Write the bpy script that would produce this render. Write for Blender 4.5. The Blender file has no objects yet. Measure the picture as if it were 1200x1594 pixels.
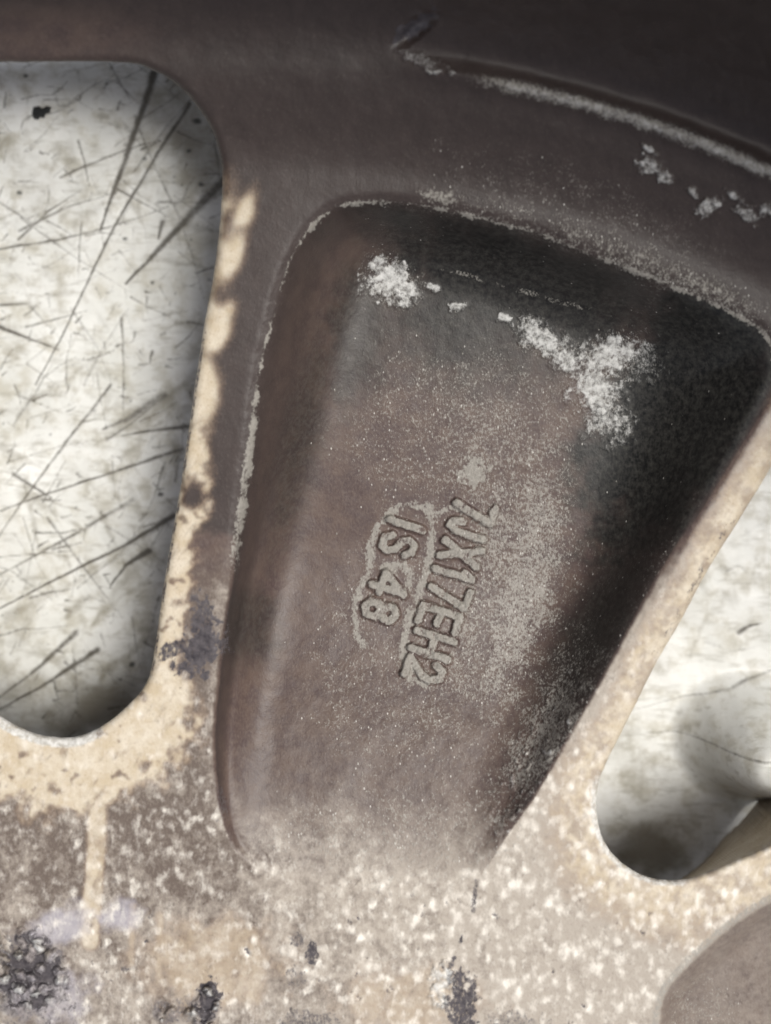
import bpy, math, time
import numpy as np
T0 = time.time()
R = math.radians

# ------------------------------------------------------------------ camera, sky, sun, exposure
scene = bpy.context.scene
S = 0.00011                       # metres per photograph pixel on the back face of the spoke
CU, CV = 600.0, 400.0             # point straight below the camera
FOV = R(44)
H = 797 * S / math.tan(FOV / 2)   # camera height above the back face

cam_d = bpy.data.cameras.new("camera")
cam = bpy.data.objects.new("camera", cam_d)
scene.collection.objects.link(cam)
cam.location = (0, 0, H)
cam_d.sensor_fit = 'VERTICAL'
cam_d.angle = FOV
cam_d.shift_y = (CV - 797) / 1594   # the frame takes in more of the hub side
cam_d.clip_start = 0.005
cam_d.clip_end = 50
cam_d.dof.use_dof = True
cam_d.dof.focus_distance = H + 0.012
cam_d.dof.aperture_fstop = 4.8
scene.camera = cam

SUN_EL, SUN_AZ = R(66), R(68)     # azimuth clockwise from the top of the picture
world = bpy.data.worlds.new("World")
scene.world = world
world.use_nodes = True
wn = world.node_tree
bg = wn.nodes["Background"]
sky = wn.nodes.new("ShaderNodeTexSky")
sky.sky_type = 'NISHITA'
sky.sun_disc = False
sky.sun_elevation = SUN_EL
sky.sun_rotation = SUN_AZ
sky.dust_density = 4.0
sky.air_density = 0.7
sky.ozone_density = 0.4
hs = wn.nodes.new("ShaderNodeHueSaturation")       # thin overcast: a paler, greyer sky
hs.inputs["Saturation"].default_value = 0.45
wn.links.new(sky.outputs[0], hs.inputs["Color"])
wn.links.new(hs.outputs[0], bg.inputs[0])
bg.inputs[1].default_value = 0.09

sl = bpy.data.lights.new("sun", 'SUN')
sl.energy = 2.0
sl.angle = R(24)
sl.color = (1.0, 0.975, 0.915)
sun = bpy.data.objects.new("sun", sl)
scene.collection.objects.link(sun)
sun.location = (0.3, 0.1, 0.5)
sun.rotation_euler = (math.pi / 2 - SUN_EL, 0, math.pi - SUN_AZ)

scene.view_settings.view_transform = 'Standard'
scene.view_settings.look = 'None'
scene.view_settings.gamma = 1
scene.view_settings.exposure = 0.64

# ------------------------------------------------------------------ numpy helpers
f32 = np.float32
def sstep(a, b, x):
    t = np.clip((x - a) / (b - a), 0, 1)
    return t * t * (3 - 2 * t)

def perlin(x, y, seed):
    rng = np.random.RandomState(seed)
    N = 256
    ang = rng.rand(N, N).astype(f32) * 2 * math.pi
    gx, gy = np.cos(ang), np.sin(ang)
    xi = np.floor(x).astype(np.int32); yi = np.floor(y).astype(np.int32)
    xf = (x - xi).astype(f32); yf = (y - yi).astype(f32)
    xi &= N - 1; yi &= N - 1
    x1 = (xi + 1) & (N - 1); y1 = (yi + 1) & (N - 1)
    u = xf * xf * xf * (xf * (xf * 6 - 15) + 10); w = yf * yf * yf * (yf * (yf * 6 - 15) + 10)
    n00 = gx[yi, xi] * xf + gy[yi, xi] * yf
    n10 = gx[yi, x1] * (xf - 1) + gy[yi, x1] * yf
    n01 = gx[y1, xi] * xf + gy[y1, xi] * (yf - 1)
    n11 = gx[y1, x1] * (xf - 1) + gy[y1, x1] * (yf - 1)
    a = n00 + u * (n10 - n00); b = n01 + u * (n11 - n01)
    return (a + w * (b - a)) * 1.5          # about -1..1

def fbm(x, y, size, seed, octs=3, gain=0.55):
    t = 0; a = 1.0; tot = 0
    for k in range(octs):
        t = t + a * perlin(x / size * 2 ** k + 13.7 * k, y / size * 2 ** k + 7.3 * k, seed + k)
        tot += a; a *= gain
    return t / tot

def worley(x, y, size, seed, power=None):
    """distance (in cells) to the nearest of jittered points, and a random value of that point"""
    rng = np.random.RandomState(seed)
    N = 256
    jx = rng.rand(N, N).astype(f32); jy = rng.rand(N, N).astype(f32); rv = rng.rand(N, N).astype(f32)
    X = x / size; Y = y / size
    xi = np.floor(X).astype(np.int32); yi = np.floor(Y).astype(np.int32)
    best = np.full(X.shape, 9, f32); val = np.zeros(X.shape, f32)
    for dy in (-1, 0, 1):
        for dx in (-1, 0, 1):
            a = (xi + dx) & (N - 1); b = (yi + dy) & (N - 1)
            d = np.hypot(xi + dx + jx[b, a] - X, yi + dy + jy[b, a] - Y)
            m = d < best
            best = np.where(m, d, best); val = np.where(m, rv[b, a], val)
    return best, val

def poly_sdf(x, y, pts):
    """signed distance to a closed polygon, negative inside"""
    d2 = np.full(x.shape, 1e12, f32); ins = np.zeros(x.shape, bool)
    n = len(pts)
    for i in range(n):
        ax, ay = pts[i]; bx, by = pts[(i + 1) % n]
        ex, ey = bx - ax, by - ay
        L = ex * ex + ey * ey
        if L < 1e-9: continue
        wx = x - ax; wy = y - ay
        t = np.clip((wx * ex + wy * ey) / L, 0, 1)
        d2 = np.minimum(d2, (wx - t * ex) ** 2 + (wy - t * ey) ** 2)
        c = (ay > y) != (by > y)
        if ey != 0:
            ins ^= c & (x < ex * (y - ay) / ey + ax)
    d = np.sqrt(d2)
    return np.where(ins, -d, d).astype(f32)

def line_dist(x, y, pts):
    """distance to an open polyline and the 0..1 position along it"""
    d2 = np.full(x.shape, 1e12, f32); pos = np.zeros(x.shape, f32)
    n = len(pts) - 1
    for i in range(n):
        ax, ay = pts[i]; bx, by = pts[i + 1]
        ex, ey = bx - ax, by - ay
        L = ex * ex + ey * ey + 1e-9
        t = np.clip(((x - ax) * ex + (y - ay) * ey) / L, 0, 1)
        q = (x - ax - t * ex) ** 2 + (y - ay - t * ey) ** 2
        m = q < d2
        d2 = np.where(m, q, d2); pos = np.where(m, (i + t) / n, pos)
    return np.sqrt(d2), pos

def smooth_pts(pts, closed=True, k=4):
    """Catmull-Rom through the points"""
    P = [np.array(p, float) for p in pts]; n = len(P); out = []
    for i in range(n if closed else n - 1):
        if closed:
            a, b, c, d = P[i - 1], P[i], P[(i + 1) % n], P[(i + 2) % n]
        else:
            a, b, c, d = P[max(i - 1, 0)], P[i], P[i + 1], P[min(i + 2, n - 1)]
        for j in range(k):
            t = j / k
            q = 0.5 * ((2 * b) + (c - a) * t + (2 * a - 5 * b + 4 * c - d) * t * t + (3 * b - a - 3 * c + d) * t ** 3)
            out.append((q[0], q[1]))
    if not closed: out.append(tuple(P[-1]))
    return out

def blob(x, y, cx, cy, rx, ry, rot=0.0):
    """1 in the middle of a soft ellipse, 0 on its edge, negative beyond"""
    c, s = math.cos(R(rot)), math.sin(R(rot))
    dx, dy = x - cx, y - cy
    return 1 - np.hypot((dx * c + dy * s) / rx, (-dx * s + dy * c) / ry)

def box_blur(a, r):
    for ax in (0, 1):
        p = np.pad(a, [(r + 1, r) if k == ax else (0, 0) for k in (0, 1)], mode='edge')
        c = np.cumsum(p, axis=ax, dtype=np.float64); n = a.shape[ax]
        hi = np.take(c, range(2 * r + 1, 2 * r + 1 + n), ax); lo = np.take(c, range(0, n), ax)
        a = ((hi - lo) / (2 * r + 1)).astype(f32)
    return a

def world_xyz(u, v, z):
    k = (H - z) / H * S
    return np.stack([(u - CU) * k, -(v - CV) * k, z], -1)

# ------------------------------------------------------------------ outlines of the wheel, in photograph pixels
WC = (400.0, 2000.0)     # wheel centre
WIN_L = smooth_pts([(-420, 60), (-200, 92), (0, 97), (100, 96), (200, 98), (240, 110), (280, 135), (310, 170), (330, 202),
                    (341, 237), (346, 275), (343, 340), (333, 425), (321, 490), (312, 545), (303, 605), (295, 660), (282, 750),
                    (271, 815), (260, 880), (250, 945), (240, 1015), (228, 1063), (190, 1107), (152, 1134), (118, 1147),
                    (80, 1147), (40, 1136), (0, 1114), (-50, 1070), (-110, 990), (-250, 600)])
WIN_R = smooth_pts([(1460, 250), (1330, 500), (1200, 727), (1150, 810), (1100, 890), (1060, 965), (1025, 1025), (995, 1085),
                    (962, 1150), (937, 1203), (928, 1247), (933, 1290), (950, 1325), (980, 1352), (1020, 1368), (1060, 1369),
                    (1100, 1358), (1150, 1337), (1200, 1315), (1300, 1262), (1480, 1150), (1560, 700)])
POCKET = smooth_pts([(550, 315), (600, 313), (650, 319), (700, 327), (790, 350), (840, 362), (900, 387), (1000, 425), (1100, 467),
                     (1165, 500), (1193, 522), (1204, 550), (1203, 595), (1165, 668), (1130, 727), (1085, 797), (1040, 872),
                     (1010, 925), (975, 990), (940, 1055), (880, 1160), (850, 1212), (820, 1260), (790, 1300), (747, 1362),
                     (690, 1400), (560, 1410), (440, 1380), (375, 1335), (350, 1290), (338, 1240), (331, 1170), (333, 1110),
                     (339, 1050), (350, 955), (360, 900), (370, 825), (380, 750), (391, 675), (399, 605), (410, 545), (422, 500),
                     (435, 450), (450, 408), (470, 370), (492, 343), (520, 323)])
POCKET_FLOOR = smooth_pts([(590, 395), (680, 415), (760, 438), (850, 470), (925, 497), (985, 535), (995, 585), (975, 680),
                           (945, 780), (905, 870), (868, 950), (830, 1050), (795, 1140), (760, 1230), (725, 1310), (680, 1370),
                           (560, 1385), (440, 1350), (385, 1300), (372, 1220), (378, 1120), (395, 1000), (425, 870), (465, 745),
                           (500, 655), (525, 560), (545, 470), (560, 415)])
POCKET_R = smooth_pts([(1360, 1330), (1280, 1362), (1200, 1400), (1150, 1430), (1100, 1470), (1050, 1520), (1031, 1550), (1022, 1594),
                       (1024, 1660), (1060, 1800), (1500, 1900), (1500, 1500)])

# strokes of the cast marking: x along the line of reading, y up, in a cell 0..1 by 0..1
GLYPH = {
    '7': [[(0, 1), (1, 1), (0.35, 0)]],
    'J': [[(0.85, 1), (0.85, 0.28), (0.6, 0.02), (0.25, 0.05), (0.05, 0.32)]],
    'X': [[(0, 1), (1, 0)], [(1, 1), (0, 0)]],
    '1': [[(0.2, 0.78), (0.55, 1), (0.55, 0)]],
    'I': [[(0.5, 1), (0.5, 0)]],
    'E': [[(0.95, 1), (0, 1), (0, 0), (0.95, 0)], [(0, 0.5), (0.8, 0.5)]],
    'H': [[(0, 1), (0, 0)], [(1, 1), (1, 0)], [(0, 0.5), (1, 0.5)]],
    '2': [[(0.02, 0.75), (0.2, 0.97), (0.7, 0.97), (0.95, 0.72), (0.8, 0.48), (0, 0.0), (1, 0.0)]],
    'S': [[(0.95, 0.8), (0.7, 1), (0.25, 1), (0.03, 0.78), (0.25, 0.54), (0.75, 0.46), (0.97, 0.22), (0.75, 0), (0.25, 0), (0.03, 0.2)]],
    '4': [[(0.75, 0), (0.75, 1), (-0.1, 0.28), (1.05, 0.28)]],
    '8': [[(0.5, 0.53), (0.15, 0.65), (0.12, 0.88), (0.5, 1), (0.88, 0.88), (0.85, 0.65), (0.5, 0.53), (0.08, 0.38), (0.08, 0.12),
           (0.5, 0), (0.92, 0.12), (0.92, 0.38), (0.5, 0.53)]],
}
MARKS = [('7', 738, 795, 25, 60), ('J', 727, 824, 22, 58), ('X', 717, 861, 26, 60), ('1', 706, 893, 20, 60), ('7', 699, 926, 25, 60),
         ('E', 683, 964, 27, 60), ('H', 673, 1004, 29, 60), ('2', 661, 1044, 27, 56),
         ('I', 632, 817, 20, 52), ('S', 620, 849, 27, 48), ('4', 606, 911, 27, 52), ('8', 592, 951, 27, 50)]
READ = np.array((-0.33, 0.944)); UP = np.array((0.955, 0.297))

# ------------------------------------------------------------------ the grid the cast back face is sampled on
def axis(lo, a, b, hi, fine, coarse):
    n0 = max(1, int(round((a - lo) / coarse))); n1 = int(round((b - a) / fine)); n2 = max(1, int(round((hi - b) / coarse)))
    return np.concatenate([np.linspace(lo, a, n0 + 1)[:-1], np.linspace(a, b, n1 + 1), np.linspace(b, hi, n2 + 1)[1:]]).astype(f32)
FINE = 1.7
ua = axis(-230, -12, 1212, 1430, FINE, 9)
va = axis(-190, -12, 1606, 1800, FINE, 9)
U, V = np.meshgrid(ua, va)
nv, nu = U.shape

n_a = fbm(U, V, 120, 11, 4)
n_b = fbm(U, V, 34, 21, 4)
n_c = fbm(U, V, 12, 31, 3)
n_d = fbm(U, V, 5, 41, 2)
dg1, dg2 = 0.85 * U + 0.52 * V, -0.52 * U + 0.85 * V
n_g = fbm(dg1, dg2 * 0.4, 16, 61, 3)          # slanting grain

wob = 1.6 * n_b + 0.7 * n_c
nick = 0.9 * n_b + 0.6 * n_c + 1.5 * np.clip(n_b - 0.35, 0, 1)
s0 = [poly_sdf(U, V, WIN_L), poly_sdf(U, V, WIN_R)]
sL = s0[0] + nick; sR = s0[1] + nick
sw = np.minimum(sL, sR)                       # > 0 on metal
rad = np.hypot(U - WC[0], V - WC[1])

# pocket
pP = poly_sdf(U, V, POCKET) + wob * 1.3
pF = poly_sdf(U, V, POCKET_FLOOR)
dP = np.clip(-pP, 0, None); dF = np.clip(pF, 0, None)
tw = np.where(pP < 0, dP / (dP + dF + 1e-6), 0)           # 0 at the rim of the pocket .. 1 on its floor
ramp = sstep(1395, 840, V + 0.25 * (600 - U) * 0.3 + 6 * n_a)
depth = 0.017 * (0.10 * sstep(1400, 1290, V) + 0.90 * ramp)
prof = 0.5 * np.sin(tw * math.pi / 2) + 0.5 * sstep(0, 1, tw)
psoft = box_blur(box_blur(prof, 24), 18)
prof = prof + (psoft - prof) * sstep(0.2, 0.75, tw)
prof = box_blur(prof, 2)
Z = -depth * prof
Z -= 0.0012 * psoft * sstep(700, 350, V) * ramp
Z += 0.00010 * fbm(U, V, 75, 51, 3) * sstep(0.1, 0.5, tw) * ramp
rim_round = np.exp(-(pP / 9.0) ** 2)
Z -= 0.0005 * rim_round * ramp
# second pocket, lower right
pR = poly_sdf(U, V, POCKET_R) + wob
Z -= 0.0042 * sstep(2, -42, pR)
# rim: the face curls up into the barrel with a worn ridge and a groove behind it
rr = rad + 2.5 * n_b
Z += 0.0052 * sstep(1730, 1905, rr)
fade = sstep(560, 760, U)
Z += 0.0014 * np.exp(-((rr - 1909) / 18) ** 2) * fade
Z -= 0.0006 * np.exp(-((rr - 1945) / 26) ** 2) * fade
xr = rr - 1965
Z += 0.000135 * np.minimum((np.sqrt(xr * xr + 55 ** 2) + xr) / 2, 270) * (0.75 + 0.25 * fade)
Z -= 0.0012 * sstep(0, 0.8, blob(U, V, 648, 45, 52, 20, -38) + 0.2 * n_b)
# rounded edge of the window openings
ER = 13.0
e = np.clip(sw, 0, ER)
Z -= 0.0013 * (1 - np.sqrt(np.clip(1 - (1 - e / ER) ** 2, 0, 1)))
# dished hub face and casting unevenness
Z -= 0.0015 * sstep(900, 500, rad)
Z += 0.00013 * n_a + 0.00003 * n_b

# cast marking
glyph_id = np.full(U.shape, -1, np.int32)
glyph_h = np.zeros(U.shape, f32)
for gi, (ch, cx, cy, w, h) in enumerate(MARKS):
    box = (np.abs(U - cx) < 60) & (np.abs(V - cy) < 60)
    iu = np.where(box.any(0))[0]; iv = np.where(box.any(1))[0]
    sl_ = (slice(iv[0], iv[-1] + 1), slice(iu[0], iu[-1] + 1))
    u, v = U[sl_] + 2.2 * n_c[sl_] + 1.0 * n_d[sl_], V[sl_] + 2.0 * n_b[sl_] + 1.0 * n_d[sl_]
    d = np.full(u.shape, 1e9, f32)
    for st in GLYPH[ch]:
        pts = [tuple(np.array((cx, cy)) + READ * (x - 0.5) * w + UP * (y - 0.5) * h) for x, y in st]
        d = np.minimum(d, line_dist(u, v, pts)[0])
    hgt = sstep(10.0, 4.6, d + 1.2 * n_b[sl_] + 0.8 * n_d[sl_])
    up = hgt > glyph_h[sl_]
    glyph_h[sl_] = np.where(up, hgt, glyph_h[sl_])
    glyph_id[sl_] = np.where(up & (d < 9.0), gi, glyph_id[sl_])
Z += 0.0009 * glyph_h * (0.85 + 0.4 * n_c + 0.4 * n_b)

# ------------------------------------------------------------------ wear and dirt masks, with some painted light
one = np.ones_like(U)
inP = sstep(6, -6, pP)                        # 1 inside the pocket
floorm = sstep(0.55, 1.0, tw)

# how far towards the hub: tan, corroded finish instead of the dark one
hubness = sstep(1020, 1330, V + 60 * n_a + 28 * n_b + 0.10 * (U - 600))
left_rib = sstep(30, -30, U - 345 - 0.0 * V) * (1 - inP)
rib_tan = sstep(800, 985, V + 55 * n_a + 30 * n_b) * (1 - inP)
right_rib = sstep(0, 26, U - (1195 - 0.62 * (V - 620)) + 0) * (1 - inP) * sstep(520, 640, V)
tint = np.maximum(np.maximum(hubness * np.where(pP < 0, 0, 1), rib_tan), right_rib * (0.75 + 0.3 * n_b))
tint = np.maximum(tint, inP * (np.where(U < 560, 0.065, 0.05) * sstep(0.0, 0.3, tw) + 0.12 * sstep(0.35, 1.0, tw + 0.25 * n_b) + (0.10 * sstep(960, 1240, V + 50 * n_a) + 0.60 * sstep(1190, 1420, V + 60 * n_a + 25 * n_b)) * np.maximum(sstep(0.1, 0.8, tw), sstep(1250, 1350, V))))
tint = np.maximum(tint, (pP < 0) * sstep(1240, 1410, V + 40 * n_a + 20 * n_b))
tint = np.maximum(tint, 0.10 * sstep(0, 0.8, blob(U, V, 60, 60, 300, 90, 0)))
inR = sstep(4, -8, pR)
tint = tint * (1 - inR) + (0.46 + 0.10 * n_a) * inR

# bare cream casting along the window edges
wl = 52 - 22 * sstep(880, 300, V) + 90 * sstep(1000, 1160, V)
edge_l = sstep(1.0, 0.55, sL / wl + 0.5 * n_b + 0.35 * n_a)
edge_l *= sstep(235, 315, V + 14 * n_b) * (0.35 + 0.65 * sstep(-0.22, 0.08, n_b + 0.5 * n_c + 0.30 * sstep(560, 900, V)))
for (bx, by, rx, ry, rt) in ((347, 455, 15, 24, 15), (333, 552, 22, 12, 10), (357, 352, 9, 30, 10), (300, 770, 18, 30, 10), (322, 860, 12, 55, 0)):
    edge_l *= 1 - sstep(-0.3, 0.6, blob(U, V, bx, by, rx, ry, rt) + 0.5 * n_b + 0.5 * n_g)
for (bx, by, rx, ry, rt) in ((381, 328, 15, 38, 22), (362, 398, 15, 56, 14), (343, 512, 18, 46, 18), (318, 620, 22, 60, 8)):
    edge_l = np.maximum(edge_l, sstep(-0.35, 0.55, blob(U, V, bx, by, rx, ry, rt) + 0.45 * n_b + 0.5 * n_g))
wr = 62 + 50 * sstep(1080, 1260, V)
edge_r = sstep(1.0, 0.4, sR / wr + 0.45 * n_b + 0.3 * n_a) * (0.55 + 0.45 * sstep(-0.3, 0.2, n_b + 0.5 * n_c))
cream = np.maximum(edge_l, edge_r * 0.9) * (1 - inP) * sstep(-0.02, 0.02, sw * 0 + 1)
# pale run down the hub face
def streak(pts, w, soft=0.5):
    d, p = line_dist(U + 3 * n_b, V, pts)
    return sstep(w * (1 + soft), w * (1 - soft), d)
run = streak([(152, 1160), (152, 1250), (150, 1320), (144, 1400), (140, 1465)], 15, 0.35) * (0.8 + 0.4 * n_b)
run = np.maximum(run, 0.6 * streak([(206, 1410), (204, 1500)], 6, 0.6))
run = np.maximum(run, 0.6 * streak([(249, 1425), (246, 1530)], 6, 0.6))
cream = np.maximum(cream, run)
cream = np.maximum(cream, 0.75 * sstep(0.15, 0.7, blob(U, V, 60, 1160, 190, 48, 8) + 0.35 * n_b))
cream = np.maximum(cream, 0.7 * sstep(0.0, 0.7, blob(U, V, 1000, 1400, 190, 70, 30) + 0.45 * n_b))
cream = np.maximum(cream, 0.6 * sstep(0.1, 0.6, blob(U, V, 330, 1500, 170, 110, 0) + 0.5 * n_b))
cream = np.maximum(cream, 0.55 * sstep(0.1, 0.6, blob(U, V, 640, 1560, 180, 80, 0) + 0.5 * n_b))

# white blooms of corrosion, plus pale lips and glints painted in
white = np.zeros_like(U)
W0 = 1.0
for (bx, by, rx, ry, rt, k) in ((605, 436, 48, 36, 35, 1.0), (632, 452, 26, 22, 40, .9), (672, 446, 15, 9, 20, .8), (713, 477, 16, 9, 0, .9),
                                (784, 494, 15, 8, 20, .9), (848, 530, 58, 27, 38, .9), (880, 560, 42, 22, 45, .8),
                                (950, 552, 62, 34, -18, 1.0), (925, 605, 48, 44, 50, .95), (945, 655, 46, 38, 10, .65),
                                (1000, 560, 40, 40, 0, .4)):
    white = np.maximum(white, k * sstep(-0.25, 0.75, blob(U, V, bx, by, 0.92 * rx, 0.92 * ry, rt) + 0.75 * n_c + 0.6 * n_b + 0.3 * n_d))
lumps = np.zeros_like(U)
for (bx, by, rx, ry, rt) in ((1010, 258, 22, 15, 30), (1036, 276, 20, 10, 40), (1012, 233, 14, 5, 35), (1104, 322, 22, 13, -25), (1078, 300, 14, 7, 40),
                             (1160, 330, 26, 11, 35), (1191, 328, 14, 11, 0), (1142, 305, 14, 7, 50), (685, 1535, 17, 34, 10), (660, 95, 40, 12, 20)):
    lumps = np.maximum(lumps, sstep(-0.1, 0.7, blob(U, V, bx, by, 1.15 * rx, 1.15 * ry, rt) + 0.9 * n_c + 0.5 * n_b))
lumps[V < 110] *= 0.5
white = np.maximum(white, lumps * 0.7)
white = np.maximum(white, 1.25 * sstep(19, 11, sL + 2 * n_c) * sstep(1085, 1130, V) * sstep(190, 120, U))  # bright lip of the left opening: its sky reflection painted white
white = np.maximum(white, 0.8 * sstep(13, 6, sR + 2 * n_c) * sstep(1180, 1230, V) * sstep(1110, 1040, U))

# powdery grey deposit: along the rim of the pocket, round the marking, on its letters
grey = np.zeros_like(U)
rimw = np.where(U < 480, 2.0 + 6 * sstep(520, 760, V), 3.5) + 4 * n_b
g_rim = sstep(rimw + 4, rimw - 4, np.abs(pP + 1 + 3 * n_c + 4 * n_d)) * (0.80 + 0.4 * n_c + 0.25 * n_b).clip(0.3, 1)
g_rim *= np.where(U < 480, sstep(960, 820, V) * (0.85 + 0.3 * n_b), sstep(600, 540, V) * (0.85 + 0.3 * n_b))
grey = np.maximum(grey, g_rim)
grey = np.maximum(grey, 0.62 * sstep(0.1, 0.8, blob(U, V, 682, 305, 60, 24, 8) + 0.6 * n_c))
band_t = np.abs(pP - 16) / (22 + 10 * n_b)
band = sstep(1.3, 0.1, band_t) * sstep(820, 960, U + 40 * n_b) * sstep(560, 480, V) * (1 - sstep(1130, 1190, U))
grey = np.maximum(grey, 0.60 * band * (0.7 + 0.8 * n_c + 0.4 * n_b).clip(0, 1.2))
spk_rim = band + 0.5 * sstep(1.6, 0.2, band_t) * sstep(620, 760, U) * sstep(560, 480, V)
grey = np.maximum(grey, 0.5 * sstep(8, 2, line_dist(U, V + 5 * n_b, [(690, 418), (750, 436), (850, 465), (950, 492)])[0]) * sstep(-0.25, 0.2, n_b))
halo_l = [(622, 787), (590, 815), (578, 850), (576, 880), (563, 908), (551, 945), (556, 985), (566, 1005)]
halo_m = [(668, 788), (672, 830), (670, 865), (660, 905), (640, 950), (630, 995), (628, 1025), (640, 1055)]
for pts, w in ((halo_l, 5), (halo_m, 6), ([(632, 785), (660, 790), (675, 815)], 4), ([(676, 800), (705, 790), (722, 800)], 4),
               ([(600, 885), (625, 880), (640, 895), (632, 915)], 7), ([(640, 1035), (648, 1060), (665, 1068)], 4)):
    d, _ = line_dist(U + 4 * n_c + 3 * n_b, V + 4 * n_c, pts)
    grey = np.maximum(grey, (0.78 + 0.6 * n_b + 0.4 * n_c).clip(0, 1) * sstep(w + 10, w - 6, d + 5 * n_d + 6 * n_c))
grey = np.maximum(grey, sstep(0.5, 1.0, glyph_h) * (0.82 + 0.5 * n_c + 0.4 * n_b))
flank_shade = sstep(0.0, 0.15, glyph_h) * sstep(0.75, 0.35, glyph_h)
grey *= 1 - 0.25 * flank_shade * sstep(-0.2, 0.5, n_c + n_b)  # thins the deposit on the letter flanks to paint in their shade
ring = sstep(0.02, 0.3, glyph_h) * sstep(0.85, 0.5, glyph_h)
grey = np.maximum(grey, 0.8 * sstep(0.0, 0.8, blob(U, V, 738, 735, 42, 40) + 0.6 * n_c))
grey = np.maximum(grey, 0.85 * sstep(1930, 1908, rr + 4 * n_c) * sstep(1882, 1908, rr + 4 * n_c) * sstep(660, 800, U) * (0.8 + 0.35 * n_b + 0.3 * n_c))
grey = np.maximum(grey, 0.6 * sstep(11, 3, np.abs(pR - 2)))  # edge highlight of the second pocket, painted grey

white = np.maximum(white, 0.55 * sstep(1928, 1908, rr + 3 * n_b) * sstep(1888, 1908, rr + 3 * n_b) * sstep(700, 860, U) * (0.8 + 0.3 * n_b))
# haze of fine pale specks on the pocket floor
spk = np.zeros_like(U)
spk = np.maximum(spk, 0.55 * sstep(0, 0.6, blob(U, V, 720, 660, 250, 230, 30) + 0.35 * n_b) * inP)
spk = np.maximum(spk, 0.95 * sstep(0, 0.6, blob(U, V, 800, 900, 120, 310, 14) + 0.35 * n_b) * inP)
spk = np.maximum(spk, 0.50 * sstep(0, 0.6, blob(U, V, 640, 1020, 200, 260, 14) + 0.35 * n_b) * inP)
spk = np.maximum(spk, 0.75 * sstep(0, 0.6, blob(U, V, 860, 1110, 60, 200, 24) + 0.35 * n_b) * inP)  # specks here also stand in for glints on the rough lower wall
spk = np.maximum(spk, 0.6 * sstep(0, 0.7, blob(U, V, 620, 1300, 300, 110, 0) + 0.35 * n_b))
spk = np.maximum(spk, 0.22 * inP * sstep(520, 640, U))
spk = np.maximum(spk, np.clip(spk_rim, 0, 0.9))
spk = np.maximum(spk, 0.22 * sstep(0, 0.6, blob(U, V, 900, 330, 320, 90, 20) + 0.4 * n_b) * (1 - inP))
spk = np.maximum(spk, 0.55 * sstep(0, 0.7, blob(U, V, 1090, 1570, 80, 70) + 0.4 * n_b) * inR)
spk = np.maximum(spk, np.clip(1.5 * box_blur(white * inP, 14), 0, 0.9))
# brighter pale bloom
haze = 0.75 * sstep(0, 0.8, blob(U, V, 812, 930, 62, 270, 13) + 0.5 * n_b + 0.25 * n_c) * inP
haze = np.maximum(haze, 0.55 * sstep(0, 0.8, blob(U, V, 760, 820, 80, 110, 10) + 0.5 * n_b + 0.25 * n_c) * inP)
haze = np.maximum(haze, 0.30 * sstep(0, 0.8, blob(U, V, 720, 1000, 130, 230, 20) + 0.5 * n_b) * inP)
haze = np.maximum(haze, 0.75 * sstep(-0.1, 0.9, blob(U, V, 835, 1160, 62, 190, 28) + 0.5 * n_b + 0.4 * n_c) * inP)
haze = np.maximum(haze, 0.35 * sstep(0, 0.8, blob(U, V, 760, 680, 150, 110, 20) + 0.5 * n_b) * inP)

# coarse pale flecks on the hub
d1, r1 = worley(U + 6 * n_c, (V + 6 * n_b) * 0.75, 14, 71)
d2, r2 = worley(U + 4 * n_c, (V + 4 * n_b) * 0.75, 9, 72)
fleck = np.maximum(0.85 * sstep(0.75, 0.05, d1 + 0.35 * n_c) * sstep(0.5, 1.0, r1), 0.7 * sstep(0.75, 0.05, d2 + 0.3 * n_c) * sstep(0.4, 1.0, r2))
fleck = np.clip(0.70 * fleck + 0.70 * sstep(0.0, 0.75, fbm(U, V * 0.6, 10, 66, 3) + 0.45 * n_b), 0, 1)
tone = np.clip(0.5 + 0.75 * fbm(U, V * 0.85, 46, 67, 4) + 0.55 * n_c + 0.62 * sstep(260, 900, U) - 0.42 * sstep(1500, 1300, V) * sstep(480, 300, U), 0, 1)  # rise to the right puts the brighter light on the hub into its colour
fl_area = sstep(1120, 1270, V + 40 * n_a) * (0.45 + 0.4 * sstep(-0.3, 0.2, n_a) + 0.25 * sstep(300, 800, U)) + 0.5 * right_rib * sstep(700, 1000, V)
fl_area = np.maximum(fl_area, 0.6 * rib_tan * sstep(930, 1010, V))
fl_area = np.maximum(fl_area, 1.0 * sstep(0, 0.6, blob(U, V, 700, 1420, 330, 110, 0)))
fleck = fleck * np.clip(fl_area, 0, 1) * np.where(pP < 0, sstep(1180, 1440, V + 40 * n_a), 1) * (1 - 0.9 * inR)
fleck = 0.5 * fleck + 0.8 * box_blur(box_blur(fleck, 2), 2)
cream *= 1 - inR
cream = cream + (box_blur(box_blur(cream, 4), 3) - cream) * sstep(1000, 500, V)
cream = box_blur(cream, 1)
cream *= 1 - 0.38 * sstep(0.0, 0.7, n_g + 0.5 * n_b) * sstep(560, 900, V)

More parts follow.
